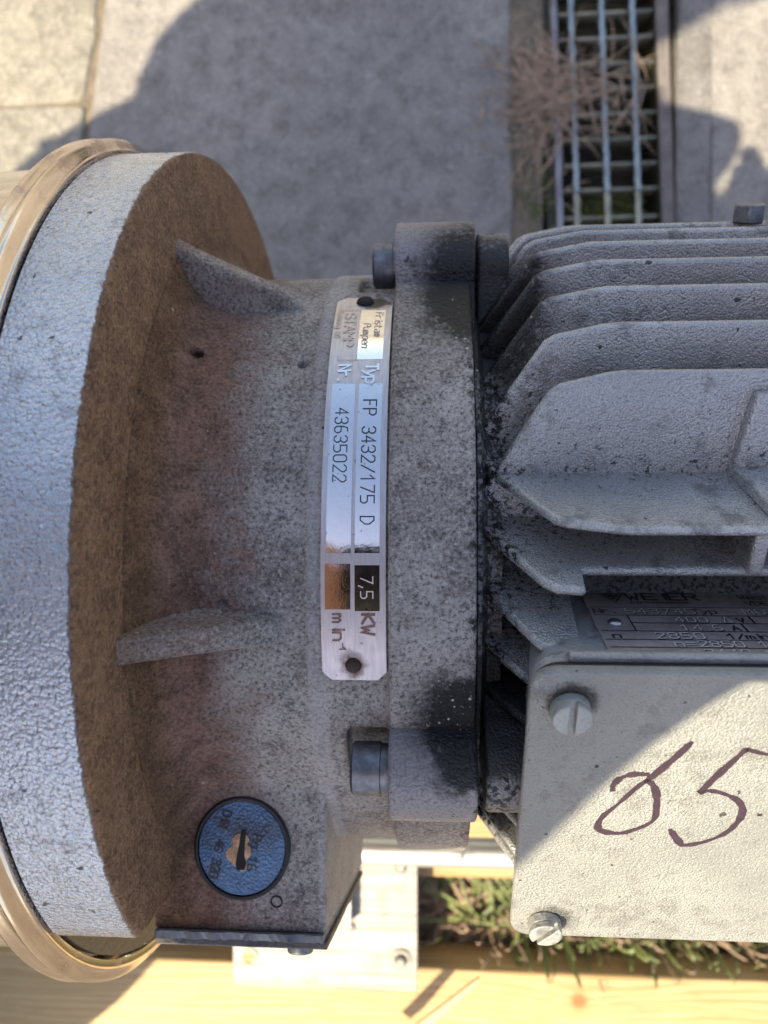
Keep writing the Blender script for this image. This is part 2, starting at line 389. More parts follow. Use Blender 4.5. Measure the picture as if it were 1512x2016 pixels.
# ---- stroke lettering: grid x 0-4, y 0-8, baseline 2, cap height 8
F_ = {'0': '12 32 43 47 38 18 07 03 12', '1': '06 28 22', '2': '07 18 38 47 46 02 42', '3': '07 18 38 47 46 35 15|35 44 43 32 12 03',
 '4': '32 38 04 44', '5': '48 08 05 35 44 43 32 02', '6': '38 18 06 03 12 32 43 44 35 05', '7': '08 48 12', '8': '15 06 07 18 38 47 46 35 15 04 03 12 32 43 44 35',
 '9': '12 32 44 47 38 18 07 06 15 45', '/': '02 48', '-': '05 45', '.': '12 22', ',': '13 01', '=': '04 44|06 46', '|': '20 28', '!': '12 13|14 18', '^': '02 28 42 02',
 'A': '02 28 42|14 34', 'B': '02 08 38 47 46 35 05|35 44 43 32 02', 'C': '47 38 18 07 03 12 32 43', 'D': '02 08 28 46 44 22 02', 'E': '42 02 08 48|05 35', 'F': '02 08 48|05 35',
 'G': '47 38 18 07 03 12 32 43 45 25', 'H': '02 08|42 48|05 45', 'I': '22 28', 'J': '03 12 32 43 48', 'K': '02 08|48 05 42', 'L': '08 02 42', 'M': '02 08 25 48 42', 'N': '02 08 42 48',
 'O': '12 32 43 47 38 18 07 03 12', 'P': '02 08 38 47 46 35 05', 'R': '02 08 38 47 46 35 05|25 42', 'S': '47 38 18 07 06 15 35 44 43 32 12 03', 'T': '08 48|28 22', 'U': '08 03 12 32 43 48',
 'V': '08 22 48', 'W': '08 12 25 32 48', 'X': '08 42|02 48', 'Y': '08 25 48|25 22', 'Z': '08 48 02 42',
 'a': '16 36 45 42 12 03 14 44', 'b': '08 02 32 43 45 36 06', 'c': '46 16 05 03 12 42', 'e': '04 44 45 36 16 05 03 12 42', 'g': '42 12 03 05 16 46 41 30 10', 'h': '08 02|05 16 36 45 42',
 'i': '22 26|28 27', 'm': '02 06|05 16 25 22|25 36 45 42', 'n': '02 06|05 16 36 45 42', 'o': '12 32 43 45 36 16 05 03 12', 'p': '00 06 36 45 43 32 02', 'r': '02 06|05 16 36', 's': '46 16 05 14 34 43 32 02',
 't': '18 13 22 32|06 36', 'u': '06 03 12 32 43 46|43 42', 'y': '06 22 46|22 00', 'q': '20 27|16 36 45 43 32 12 03 05 16'}
def text(mb, string, x0, y0, size, fn, wd, pitch=1.28, slant=0, aspect=.62):
    """size = cap height; fn(a, b) maps reading direction a and up direction b"""
    k = size/6.0; x = x0
    for ch in string:
        if ch != ' ':
            for st in F_[ch].split('|'):
                pts = [(x+(int(p[0])*k*1.5*aspect)+slant*(int(p[1])-2)*k, y0+(int(p[1])-2)*k) for p in st.split()]
                mb.ribbon(pts, wd, fn, closed=(pts[0] == pts[-1]))
        x += size*aspect*pitch*(.62 if ch in 'iI.,|' else 1.08 if ch in 'mMW' else 1)
    return x

# ================================================================== GROUND
gnd = MB()
cx0, cx1, cy0, cy1 = .128, .300, -.30, 4.0
B = 120
for x0, x1, y0, y1 in ((-B, cx0, -B, B), (cx1, B, -B, B), (cx0, cx1, -B, cy0), (cx0, cx1, cy1, B)):
    gnd.add([(x0, y0, -.005), (x1, y0, -.005), (x1, y1, -.005), (x0, y1, -.005)], [(0, 1, 2, 3)])
tag(gnd.build('ground', 'soil', smooth=0), kind='structure')

pave = bpy.data.objects.new('pavement', None); C.objects.link(pave); tag(pave, kind='structure')
def slab(x0, x1, y0, y1, mat, rot=0.0, chip=.004, quad=None):
    rnd = random.Random(int((x0*97+y0*131)*100)); pts = []
    Q = quad or [(x0, y0), (x1, y0), (x1, y1), (x0, y1)]
    for k in range(4):
        a, b = Vector(Q[k]), Vector(Q[(k+1) % 4])
        for i in range(14):
            p = a.lerp(b, i/14); pts.append((p.x+rnd.uniform(-1, 1)*chip*.45, p.y+rnd.uniform(-1, 1)*chip*.45))
    c, s = cos(rot), sin(rot); dz = rnd.uniform(-.0015, .0015)
    mb = MB().prism(pts, lambda p, q, h: (p*c-q*s, p*s+q*c, h), -.05, dz)
    return mb.build('concrete_slab', mat, pave, bevel=.004, smooth=0, seg=2)
def jl(y): return -.4145+.129*(y-.444)          # slanting joint between the two rows of slabs
def jr(y): return .0910-.006*(y-.5)
for y0, y1 in ((-.18, .217), (.225, .84), (.848, 1.35)):
    slab(0, 0, y0, y1, 'concrete', quad=[(jl(y0), y0), (jr(y0), y0), (jr(y1), y1), (jl(y1), y1)])
for y0, y1 in ((-.49, -.012), (-.004, .488), (.495, 1.02), (1.028, 1.53)):
    slab(-.9, 0, y0, y1, 'concrete2', chip=.007, quad=[(-.915, y0), (jl(y0)-.0075, y0), (jl(y1)-.0075, y1), (-.915, y1)])
slab(.275, .3115, -.1, .9, 'kerb', radians(1.2)*-1+radians(.4))
slab(.3165, .82, .28, .80, 'concrete', 0); slab(.3165, .82, -.23, .272, 'concrete', 0); slab(.3165, .82, .808, 1.31, 'concrete', 0)
far = MB()
for x0, x1, y0, y1 in ((-40, -.93, -.6, 40), (.83, 40, -.6, 40), (-.93, .10, 1.56, 40), (.30, .83, 1.33, 40)):
    far.add([(x0, y0, .0), (x1, y0, .0), (x1, y1, .0), (x0, y1, .0)], [(0, 1, 2, 3)])
setparent(tag(far.build('concrete_yard', 'concrete2', smooth=0), kind='structure'), pave)

# ---- drain
DR = radians(1.75)
def dr(p):                       # drain local (x across, y along) -> world; pivot at (.2, .47)
    x, y, z = p; dx, dy = x-.199, y-.47
    return (.199+dx*cos(DR)+dy*-sin(DR)*1.0, .47+dx*sin(DR)*0.35+dy*cos(DR), z)
def mbdr(mb): mb.v = [dr(v) for v in mb.v]; return mb
ch = bpy.data.objects.new('drain_channel', None); C.objects.link(ch); tag(ch, kind='structure')
m = MB(); m.box(.130, .1480, -.25, 3.9, -.16, -.008); m.box(.2600, .2700, -.25, 3.9, -.16, -.008); m.box(.1481, .2599, -.25, 3.9, -.17, -.115)
mbdr(m).build('channel_wall', 'muck', ch)
m = mbdr(MB().box(.1405, .1475, -.25, 3.9, -.02, -.001)); tag(m.build('channel_rail', 'rail', ch, bevel=.0015), 'pale galvanised rail edging the drain')
m = mbdr(MB().box(.2605, .2745, -.25, 3.9, -.03, -.002)); tag(m.build('channel_rail', 'rustrail', ch, bevel=.002), 'rusty brown rail edging the drain')
def grating(y0, y1, label, dark):
    g = thing('drain_grating', label, 'drain grating', dr((.2, y0, -.03)), 'steel gratings over the drain')
    for x in (.164, .199, .234):
        n = int((y1-y0)/.006); pts = [(x+.0006*sin(i*2.1), y0+(y1-y0)*i/n, -.0055) for i in range(n+1)]
        mb = MB().tube(pts, .0036, 8); mbdr(mb).build('bar', 'galvdull' if dark else 'galv', g)
    y = y0+.004
    while y < y1-.003:
        mbdr(MB().box(.1495, .2585, y-.0014, y+.0014, -.036, -.0075)).build('rung', 'galvdull', g, bevel=.0006, smooth=0, seg=1)
        y += .0294
    return g
grating(.371, .975, 'drain grating with bright galvanised bars, lying under the dry straw', False)
grating(-.22, .3695, 'dull drain grating nearest the motor fins, moss showing through it', True)

bank = MB(); NX, NY = 60, 50; Rb = random.Random(5)
vs = []
for i in range(NX+1):
    for j in range(NY+1):
        x = -.565+i*(2.2/NX); y = -1.9+j*(1.69/NY)
        edge = min(1, i/2, (NX-i)/2, j/2, (NY-j)/2)
        vs.append((x, y, -.02+.136*edge+Rb.uniform(-.004, .003)*edge))
bank.add(vs, [(i*(NY+1)+j, (i+1)*(NY+1)+j, (i+1)*(NY+1)+j+1, i*(NY+1)+j+1) for i in range(NX) for j in range(NY)])
tag(bank.build('soil_bank', 'soil', smooth=60), kind='structure')
# ---- straw and grass
def blades(n, cx, cy, sx, sy, z, ln, wd, lift, rnd, curl=.5, dirs=None, hor=1.0):
    mb = MB()
    for _ in range(n):
        x = rnd.gauss(cx, sx); y = rnd.gauss(cy, sy); a = rnd.uniform(0, 2*pi) if dirs is None else rnd.gauss(*dirs)
        L = ln*rnd.uniform(.5, 1.4); wv = wd*rnd.uniform(.6, 1.5); k = rnd.uniform(-curl, curl); up = rnd.uniform(.1, 1)*lift
        pts = []; px, py = x, y; N = 6
        for i in range(N+1):
            t = i/N; zz = z+up*L*(t-.65*t*t)*1.6+rnd.uniform(0, .001)
            pts.append((px, py, zz, wv*(1-t)**.6*(.4+.6*min(1, t*4)) if N else 0))
            px += cos(a+k*t*2)*L/N*hor; py += sin(a+k*t*2)*L/N*hor
        vs = []
        for i, (px, py, pz, ww) in enumerate(pts):
            aa = a+k*i/N*2+pi/2; vs += [(px+cos(aa)*ww/2, py+sin(aa)*ww/2, pz), (px-cos(aa)*ww/2, py-sin(aa)*ww/2, pz+ww*.25)]
        mb.add(vs, [(2*i, 2*i+1, 2*i+3, 2*i+2) for i in range(N)])
    return mb
R_ = random.Random(3)
st = blades(170, .130, .478, .016, .020, -.001, .055, .0016, .35, R_, .5)
st2 = blades(90, .180, .495, .035, .022, -.003, .055, .0018, .35, R_, .3); st.add(st2.v, st2.f)
st3 = blades(40, .118, .42, .012, .05, -.008, .04, .0016, .5, R_, .8); st.add(st3.v, st3.f)
st4 = blades(7, .085, .535, .02, .012, .002, .07, .003, .15, R_, .3, (-.75, .25)); st.add(st4.v, st4.f)
tag(st.build('dry_straw', 'straw', smooth=0, recalc=False), 'tangle of dry brown straw caught on the drain grating', 'straw', kind='stuff')
ms = blades(120, .118, .375, .010, .03, -.012, .018, .002, .9, R_, .6)
ms2 = blades(140, .182, .335, .012, .018, -.03, .022, .002, 1.0, R_, .6); ms.add(ms2.v, ms2.f)
ms3 = blades(140, .222, .338, .010, .016, -.03, .02, .002, 1.0, R_, .6); ms.add(ms3.v, ms3.f)
tag(ms.build('moss', 'moss', smooth=0, recalc=False), 'small green moss and weeds growing along the drain edge', 'moss', kind='stuff')

gr = MB()
for cx, n, cy in ((.05, 50, -.39), (.085, 90, -.40), (.14, 90, -.395), (.21, 120, -.395), (.29, 120, -.395), (.37, 100, -.395), (.45, 60, -.39)):
    b_ = blades(n//2, cx, cy, .026, .014, .116, .075, .0036, 1.0, R_, .6, (pi/2, .7)); gr.add(b_.v, b_.f)
for cx, n in ((.055, 14), (.09, 18), (.17, 20), (.25, 22), (.33, 22)):
    b_ = blades(n//2, cx, -.398, .025, .008, .118, .10, .0055, .9, R_, .4, (pi/2, .55)); gr.add(b_.v, b_.f)
for cx in (.09, .13, .17, .21, .25, .29, .33, .37, .41):
    b_ = blades(24, cx, -.410, .016, .006, .116, .052, .0042, 1.9, R_, .9, None, .36); gr.add(b_.v, b_.f)
tag(gr.build('grass', 'grass', smooth=0, recalc=False), 'green grass blades growing between the two timbers', 'grass', kind='stuff')
hay = MB()
for cx, n in ((.02, 50), (.07, 110), (.14, 120), (.22, 120), (.32, 120), (.42, 80)):
    b_ = blades(n, cx, -.395, .035, .016, .119, .05, .0024, .5, R_, .8, (pi/2, 1.3)); hay.add(b_.v, b_.f)
for cx in (.04, .08, .13, .18, .23, .28, .33, .38):
    b_ = blades(26, cx, -.412, .022, .006, .118, .045, .0026, 1.7, R_, 1.0, None, .42); hay.add(b_.v, b_.f)
tag(hay.build('dead_grass', 'straw', smooth=0, recalc=False), 'dead yellow grass matted on the soil between the timbers', 'dead grass', kind='stuff')

# ================================================================== TIMBER, SHEET, TUBE
def timber(name, label, x0, x1, y0, y1, z0, z1, mat, hole=None, group=None):
    mb = MB().box(x0, x1, y0, y1, z0, z1); o = mb.build(name, mat, None, bevel=.003, smooth=0)
    return tag(o, label, 'timber', group)
timber('timber_beam', 'long pale pine beam with a knot, in front of the terminal box', -.56, .66, -.56, -.433, .122, .17, 'pine')
timber('timber_beam', 'narrow pine beam under the polished tube behind the aluminium sheet', -.56, .66, -.346, -.24, .122, .17, 'pine2')

pl = thing('aluminium_sheet', 'flat aluminium mounting sheet bolted across the two pine beams', 'metal sheet', (-.1, -.36, .172))
mb = MB().prism([(-.183, -.4355), (-.0135, -.4355), (-.0135, -.26), (-.183, -.26)], lambda p, q, h: (p, q, h), .1995, .2025)
for y0 in ():
    pass
mb.build('sheet', 'alu', pl, bevel=.0008)
for y0, y1 in ((-.434, -.43), (-.268, -.262)): MB().box(-.1825, -.014, y0, y1, .1703, .1994).build('folded_edge', 'alu', pl)
def ringmesh(cx, cy, z, r0, r1, h, seg=28):
    return MB().loft([[(cx+r*cos(2*pi*i/seg), cy+r*sin(2*pi*i/seg), zz) for i in range(seg)] for r, zz in ((r1, z), (r1, z+h), (r0, z+h), (r0, z))], cap=False)
ringmesh(-.168, -.4085, .2026, .0058, .0085, .0012).build('hole_rim', 'alu', pl)
MB().cyl((-.168, -.4085, .2027), (0, 0, 1), .0058, .0004, 24).build('hole', 'pine2', pl)
b1 = MB().cyl((-.0285, -.406, .2027), (0, 0, 1), .0095, .0016, 28); b1.cyl((-.0285, -.406, .2043), (0, 0, 1), .0065, .0045, 20, .0035)
b1.build('bolt_head', 'alu', pl, bevel=.0006)
b1 = MB().cyl((-.0285, -.322, .2027), (0, 0, 1), .0060, .003, 20, .003); b1.build('rivet', 'alu', pl, bevel=.0004)
b1 = MB().cyl((-.0735, -.378, .2027), (0, 0, 1), .0045, .002, 20, .002); b1.build('rivet', 'alu', pl, bevel=.0004)
MB().box(-.0765, -.0720, -.372, -.318, .2027, .219).build('upright_tab', 'ring', pl, bevel=.001)

tb = thing('support_tube', 'bright polished steel tube running under the motor', 'tube', (0, -.256, .172))
mb = MB().tube([(-.24, -.2555, .320), (.30, -.2555, .320)], .0108, 32); mb.build('tube', 'tube', tb)
for x in (-.20, .25): MB().tube([(x, -.2555, .318), (x, -.2555, .171)], .008, 20).build('tube_leg', 'tube', tb)

sp = MB().prism([(-.0145, -.4560), (.0405, -.4085), (.0420, -.4105), (.0, -.4530), (-.030, -.4900), (-.040, -.4985), (-.048, -.492)],
                lambda p, q, h: (p+h*.12, q, .212+h+(p+.05)*.10), -.0022, .0022)
tag(sp.build('wood_splinter', 'splinter', None, bevel=.0006), 'pale wood splinter lying across the sheet and the front beam', 'splinter')

fl = thing('crane_fly', 'tiny long-legged crane fly resting on the polished tube', 'insect', (.0215, -.2555, .3298))
fb = MB().tube([(.0205, -.2580, .3318), (.0215, -.2545, .3325), (.0222, -.2515, .3322)], [.0005, .0009, .0006], 8); fb.build('body', 'fly', fl)
for a in (-2.7, -2.2, -1.75, -1.3, -.8, -.4):
    r = .011 if abs(a+1.57) > .6 else .008
    MB().tube([(.0215, -.2552, .3322), (.0215+cos(a)*r*.55, -.2552+.004+sin(a)*r*.25, .3350), (.0215+cos(a)*r*1.4, -.2552+sin(a)*r*.55, .3293)], .00016, 5).build('leg', 'fly', fl)

# ================================================================== PUMP AND MOTOR
U = thing('pump_motor_unit', 'grey electric motor bolted to a pump housing with a brown-faced flange and clamp ring', 'electric motor', (0, AY, .2))
def polar(x, th, r): t = radians(th); return Vector((x, AY+r*sin(t), AZ+r*cos(t)))
def pdir(th): t = radians(th); return Vector((0, sin(t), cos(t)))

# pump casing (stainless drum, left) and its clamp ring
MB().lathe([(-.300, .10), (-.300, .165), (-.296, .171), (-.285, .174), (-.180, .1765), (-.150, .1775), (-.1300, .1780), (-.1300, .09)], 200).build('pump_casing', 'stainless', U, smooth=30)
MB().cyl((-.40, AY, AZ), (1, 0, 0), .035, .101, 40).build('inlet_pipe', 'stainless', U)
MB().cyl((-.235, AY, AZ+.176), (0, 0, 1), .028, .05, 40).build('outlet_pipe', 'stainless', U) if False else None
prof = []
for i in range(25):
    a = pi*i/24; prof.append((-.1325-cos(a)*.0068, .1812+sin(a)**.7*.0062+.0010*cos(a*6)))
prof = prof+[(-.1262, .1800), (-.1275, .1800), (-.1300, .1840), (-.1350, .1840), (-.1375, .1795), (-.1390, .1795)]
rings = [[(x, AY+r*sin(2*pi*k/200), AZ+r*cos(2*pi*k/200)) for x, r in prof] for k in range(200)]
cr = MB(); n = len(prof); cr.add([p for r in rings for p in r], [(k*n+i, k*n+(i+1) % n, ((k+1) % 200)*n+(i+1) % n, ((k+1) % 200)*n+i) for k in range(200) for i in range(n)])
cr.build('clamp_ring', 'ring', U, smooth=50)

# flange disc with flat cut at the lower side
RF = .182; YC = -.122
def flange_ring(x, r, seg=220):
    out = []
    for i in range(seg):
        a = 2*pi*i/seg; y, z = r*sin(a), r*cos(a)
        lim = YC+(RF-r)*.6
        if y < lim: y = lim
        out.append((x, AY+y, AZ+z))
    return out
fm = MB().loft([flange_ring(-.1258, .10), flange_ring(-.1258, RF-.0015), flange_ring(-.1245, RF), flange_ring(-.0985, RF), flange_ring(-.0968, RF-.0006), flange_ring(-.0960, RF-.0022), flange_ring(-.0960, .120)])
fo = fm.build('flange', 'flange', U, smooth=40)
MB().loft([[(-.1259+dx, AY+r*sin(2*pi*i/160), AZ+r*cos(2*pi*i/160)) for i in range(160)] for dx, r in ((-.003, .12), (-.003, .1785), (0.0, .1785), (0.0, .12))]).build('casing_backplate', plain('sandy_cast_backplate', (.30, .22, .12), .7, .1, .35, 500), U)

# ---- cast housing: lathe + side block, pockets cut, voxel-fused so edges blend like a casting
def obj_tmp(mb, name='tmp'):
    o = bpy.data.objects.new(name, mb.mesh()); C.objects.link(o); return o
def fil(cx, cy, r, a0, a1, n=10): return [(cx+r*cos(radians(a0+(a1-a0)*i/n)), cy+r*sin(radians(a0+(a1-a0)*i/n))) for i in range(n+1)]
prof = [(-.105, .06), (-.105, .150)]+[(-.0945, .150)]+fil(-.0745, .150, .020, 180, 270)+[(-.0425, .130), (-.0410, .1312), (.0100, .1312), (.0100, .06)]
hl = obj_tmp(MB().lathe(prof, 240))
blk = obj_tmp(MB().prism([(-.060, .55), (-.098, .617), (-.1055, .617), (-.1562, .617), (-.1978, .470), (-.150, .455), (-.06, .45)], lambda y, z, h: (h, y, z), -.104, -.0392))
cut = MB()
for th in (60, -30): cut.cyl(polar(-.0295, th, .138), (1, 0, 0), .0138, .0150, 40)
for x, th, r in ((-.0469, 34.0, .0021), (-.0707, -5.6, .0022), (-.0857, 35.4, .0024)):
    cut.cyl(polar(x, th, .126), pdir(th), r, .02, 16)
ct = obj_tmp(cut)
def addmod(o, ty, **kw):
    mo = o.modifiers.new(ty, ty)
    for k, v in kw.items(): setattr(mo, k, v)
addmod(hl, 'BOOLEAN', operation='UNION', object=blk, solver='EXACT')
addmod(hl, 'BOOLEAN', operation='DIFFERENCE', object=ct, solver='EXACT')
addmod(hl, 'REMESH', mode='VOXEL', voxel_size=.0010, adaptivity=0.0, use_smooth_shade=True)
addmod(hl, 'SMOOTH', factor=.5, iterations=4)
dg = bpy.context.evaluated_depsgraph_get()
hm = bpy.data.meshes.new_from_object(hl.evaluated_get(dg))
for o in (hl, blk, ct): bpy.data.objects.remove(o)
hm.materials.clear()
house = link('housing', hm, 'housing', U, smooth=0); hm.shade_smooth()
tag(house, 'grainy grey cast housing, brown with dust beside the flange')

# ribs between flange and housing
def rib(th):
    ex, et, er = Vector((1, 0, 0)), Vector((0, cos(radians(th)), -sin(radians(th)))), pdir(th)
    rings = []
    for i in range(17):
        t = i/16; x = -.0965+t*.0465
        top = .1565-.0225*min(1, t/.90)**.92; wdt = .0050-.0004*t
        if t > .90: top -= ((t-.90)/.10)**1.5*.0050
        base = .1275
        ring = []
        for (lx, lr) in ((-2.2, 0), (-1.5, .12), (-1.14, .32), (-1.02, .60), (-.95, .86), (-.80, .965), (-.48, 1.0), (.48, 1.0), (.80, .965), (.95, .86), (1.02, .60), (1.14, .32), (1.5, .12), (2.2, 0)):
            p = Vector((x, AY, AZ))+et*lx*wdt+er*(base+(top-base)*lr); ring.append(p)
        rings.append(ring)
    o = MB().loft(rings).build('rib', 'rib', U, smooth=70)
for th in (51, -9, -69, 111, 171, -129): rib(th)

MB().lathe([(-.0143, .10), (-.0143, .1348), (-.0137, .1359), (-.0125, .1364), (.0130, .1364), (.0138, .1361), (.0142, .1352), (.0142, .10)], 220).build('collar', 'housing', U, smooth=50)
# bolt lugs and socket bolts
def lug_poly(rc, rb, base_r, base_w, n=26):
    p = [(base_r, -base_w), (base_r+.009, -base_w*.80), (rc-.006, -rb*1.10)]
    for i in range(n+1):
        a = radians(-100+200*i/n); p.append((rc+rb*cos(a), rb*sin(a)))
    p += [(rc-.006, rb*1.10), (base_r+.009, base_w*.80), (base_r, base_w)]
    return p
def lug(th, x0, x1, rb, mat, name, bw=.032):
    er = pdir(th); et = Vector((0, cos(radians(th)), -sin(radians(th)))); o = Vector((0, AY, AZ))
    mb = MB().prism(lug_poly(.138, rb, .118, bw), lambda r, t, h: tuple(o+er*r+et*t+Vector((h, 0, 0))), x0, x1)
    return mb.build(name, mat, U, bevel=.0013, smooth=50)
for th in (60, -30, -120, 150):
    lug(th, -.01445, .0166 if th == 60 else .0147, .0165, 'lug', 'lug')
    lug(th, .0176, .0345 if th != 60 else .030, .0132 if th != 60 else .0118, 'web', 'motor_lug', .017)
    c = polar(-.0276 if th != 60 else -.0240, th, .138)
    bo = thing_b = MB()
    seg = 48; ro = .0090; ri = .0050
    def circ(x, r, hexa=False, kn=0):
        out = []
        for i in range(seg):
            a = 2*pi*i/seg; rr = r
            if hexa: rr = r*cos(pi/6)/cos((a % (pi/3))-pi/6)
            if kn: rr = r*(1-.012*(i % 2))
            out.append((c.x+x, c.y+rr*cos(a), c.z+rr*sin(a)))
        return out
    bo.loft([circ(.006, ri, True), circ(0, ri, True), circ(0, ro-.0010), circ(.0009, ro, kn=1), circ(.0100 if th != 60 else .0080, ro, kn=1), circ(.0102 if th != 60 else .0082, ro-.0006), circ(.0137 if th != 60 else .0098, ro-.0006)])
    bo.build('socket_bolt', 'bolt', U, smooth=30)
    MB().cyl(polar(-.0150, th, .138), (1, 0, 0), .0112, .0012, 40).build('washer', 'black', U) if False else None

# cover plate on the block, gasket and screw
nrm = Vector((0, -(.617-.470), (.1978-.1562)*-1)).normalized()          # outward, slightly up
nrm = Vector((0, -.962, .272)); dn = Vector((0, -.0416, -.147)).normalized()
o0 = Vector((0, -.1562, .6170))
def blkp(x, s, h): return tuple(o0+Vector((x, 0, 0))+dn*s+nrm*h)
def rough_strip(x0, x1, s0, s1, h0, h1, amp, seed):
    r = random.Random(seed); N = 40; mb = MB(); rings = []
    for i in range(N+1):
        x = x0+(x1-x0)*i/N; j = r.uniform(-1, 1)*amp; k = r.uniform(-1, 1)*amp
        rings.append([blkp(x, s0+j, h0), blkp(x, s0+k, h1), blkp(x, s1, h1), blkp(x, s1, h0)])
    return mb.loft(rings)
rough_strip(-.1035, -.0400, -.0030, .147, .0002, .0026, .0010, 2).build('gasket', 'gasket', U, smooth=0)
MB().prism([(-.1030, -.0004), (-.0386, -.0004), (-.0386, .150), (-.1030, .150)], lambda p, q, h: blkp(p, q, h), .0027, .0054).build('cover_plate', 'coverplate', U, bevel=.0005)
cs = MB().cyl(blkp(-.0502, .010, .0051), nrm, .0049, .0040, 28); cs.build('cover_screw', 'bolt', U, bevel=.0008)
# small round casting mark beside the plug
z0 = .6168
ringmesh(-.0578, -.1449, z0+.0001, .0018, .0023, .0004, 24).build('casting_mark', 'dark', U)

# blue cable plug
pc = Vector((-.0706, -.1249, z0)); pt = Matrix.Rotation(radians(-4), 3, 'X')
seg = 64
def pr_(r, h): return [tuple(pc+pt @ Vector((r*cos(2*pi*i/seg), r*sin(2*pi*i/seg)*1.05, h))) for i in range(seg)]
MB().loft([pr_(.0181, -.004), pr_(.0181, .0014), pr_(.0173, .0021), pr_(.0166, .0020), pr_(.0166, -.004)]).build('plug_seal', 'black', U, smooth=40)
pg = MB().loft([pr_(.0164, -.004), pr_(.0164, .0012), pr_(.0160, .0016)]).build('blue_plug', 'plug', U, smooth=40)
def plugp(a, b): return tuple(pc+pt @ Vector((a, b, .00185)))
tx = MB()
dd = Vector((.30, -.954)); uu = Vector((.954, .30))
def pm(ox, oy, d, u): return lambda a, b: plugp(ox+d.x*a+u.x*b, oy+d.y*a+u.y*b)
text(tx, 'Pg 16', 0, 0, .0034, pm(.0042, .0052, Vector((-.17, -.985)), Vector((.985, -.17))), .0005, 1.3)
text(tx, 'DIN', 0, 0, .0034, pm(-.0072, .0137, Vector((-.24, -.97)), Vector((.97, -.24))), .0006, 1.2)
text(tx, '46', 0, 0, .0030, pm(-.0094, .0030, Vector((-.24, -.97)), Vector((.97, -.24))), .00055, 1.2)
text(tx, '320', 0, 0, .0032, pm(-.0108, -.0040, Vector((-.20, -.98)), Vector((.98, -.20))), .0006, 1.22)
tx.build('plug_lettering', 'darkprint', pg, smooth=0)
rr = random.Random(11)
chip = [(.0010, .0058), (-.0022, .0050), (-.0040, .0030), (-.0034, .0010), (-.0062, -.0014), (-.0055, -.0038), (-.0030, -.0060), (.0000, -.0085), (.0022, -.0072), (.0020, -.0040), (.0036, -.0022), (.0034, .0006), (.0020, .0012), (.0030, .0034)]
MB().prism(chip, lambda a, b, h: tuple(pc+pt @ Vector((a, b, h))), .00165, .0019).build('chipped_edge', 'bare', pg, smooth=0)
slot = [(.0012, .0066), (-.0002, .0064), (-.0006, .0042), (-.0010, .0010), (-.0016, -.0020), (-.0022, -.0056), (-.0016, -.0078), (.0012, -.0076), (.0018, -.0052), (.0010, -.0024), (.0012, .0020), (.0016, .0052)]
MB().prism(slot, lambda a, b, h: tuple(pc+pt @ Vector((a, b, h))), .0019, .0021).build('screw_slot', 'dark', pg, smooth=0)

# ---- rating plate wrapped on the housing
RP = .1328
def onp(R): return lambda th, x: tuple(polar(x, th, R))
def curved(x0, x1, t0, t1, R0, R1, cut=0.0, nseg=60):
    """strip of cylinder between angles t0 > t1, corners cut by 'cut' metres"""
    dt = math.degrees(cut/R1) if cut else 0
    ths = []
    for k in range(4): ths.append((t0-dt*k/3, cut*(1-k/3)))
    for i in range(1, nseg): ths.append((t0-dt+(t1+2*dt-t0)*i/nseg, 0))
    for k in range(4): ths.append((t1+dt-dt*k/3, cut*k/3))
    if not cut: ths = [(t0+(t1-t0)*i/nseg, 0) for i in range(nseg+1)]
    rings = [[polar(x0+c, t, R0), polar(x1-c, t, R0), polar(x1-c, t, R1), polar(x0+c, t, R1)] for t, c in ths]
    return MB().loft(rings)
rp = curved(-.0366, -.0152, 50.4, -16.2, .1311, RP, .0030).build('rating_plate', 'plate', U, smooth=30)
tag(rp, 'long narrow aluminium rating plate with stamped numbers')
for x0, x1, t0, t1 in ((-.0348, -.0266, 28.6, 2.4), (-.0254, -.0172, 28.6, 2.4), (-.0352, -.0268, .9, -5.6), (-.0254, -.0172, .7, -5.8)):
    curved(x0, x1, t0, t1, RP, RP+.00012, 0, 24).build('polished_window', 'mirror', rp, smooth=30)
curved(-.0268, -.0176, 45.9, 33.4, RP, RP+.00012, 0, 14).build('polished_window', 'mirror', rp, smooth=30)
def platef(x0, t0, R=RP+.00028): return lambda a, b: tuple(polar(x0+b, t0-math.degrees(a/RP), R))
L1 = MB()
text(L1, 'FP 3432/175 D', 0, 0, .0045, platef(-.0236, 25.6), .00042, 1.42, aspect=.545)
text(L1, '43635022', 0, 0, .0044, platef(-.0330, 24.2), .00036, 1.46, aspect=.545)
L1.build('stamped_lettering', 'ink', rp, smooth=0)
L1 = MB(); text(L1, '7,5', 0, 0, .0040, platef(-.0234, -.9), .00036, 1.35, aspect=.56); L1.build('stamped_lettering', 'embossed', rp, smooth=0)
L2 = MB()
text(L2, 'Typ', 0, 0, .0042, platef(-.0232, 32.4), .0008, 1.15); text(L2, 'Nr.', 0, 0, .0040, platef(-.0328, 32.2), .0008, 1.15)
L2.build('etched_lettering', 'mirror', rp, smooth=0); L2 = MB()
M['etched'] = plain('etched_skin_reflection', (.27, .165, .14), .35, .5, .4, 400)  # brown is the skin reflection of polished letters, painted into the colour
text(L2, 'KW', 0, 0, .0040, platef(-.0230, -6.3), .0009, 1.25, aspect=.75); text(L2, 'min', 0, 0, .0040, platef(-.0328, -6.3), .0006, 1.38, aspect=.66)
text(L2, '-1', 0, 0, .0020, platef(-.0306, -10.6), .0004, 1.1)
L2.build('etched_lettering', 'etched', rp, smooth=0)

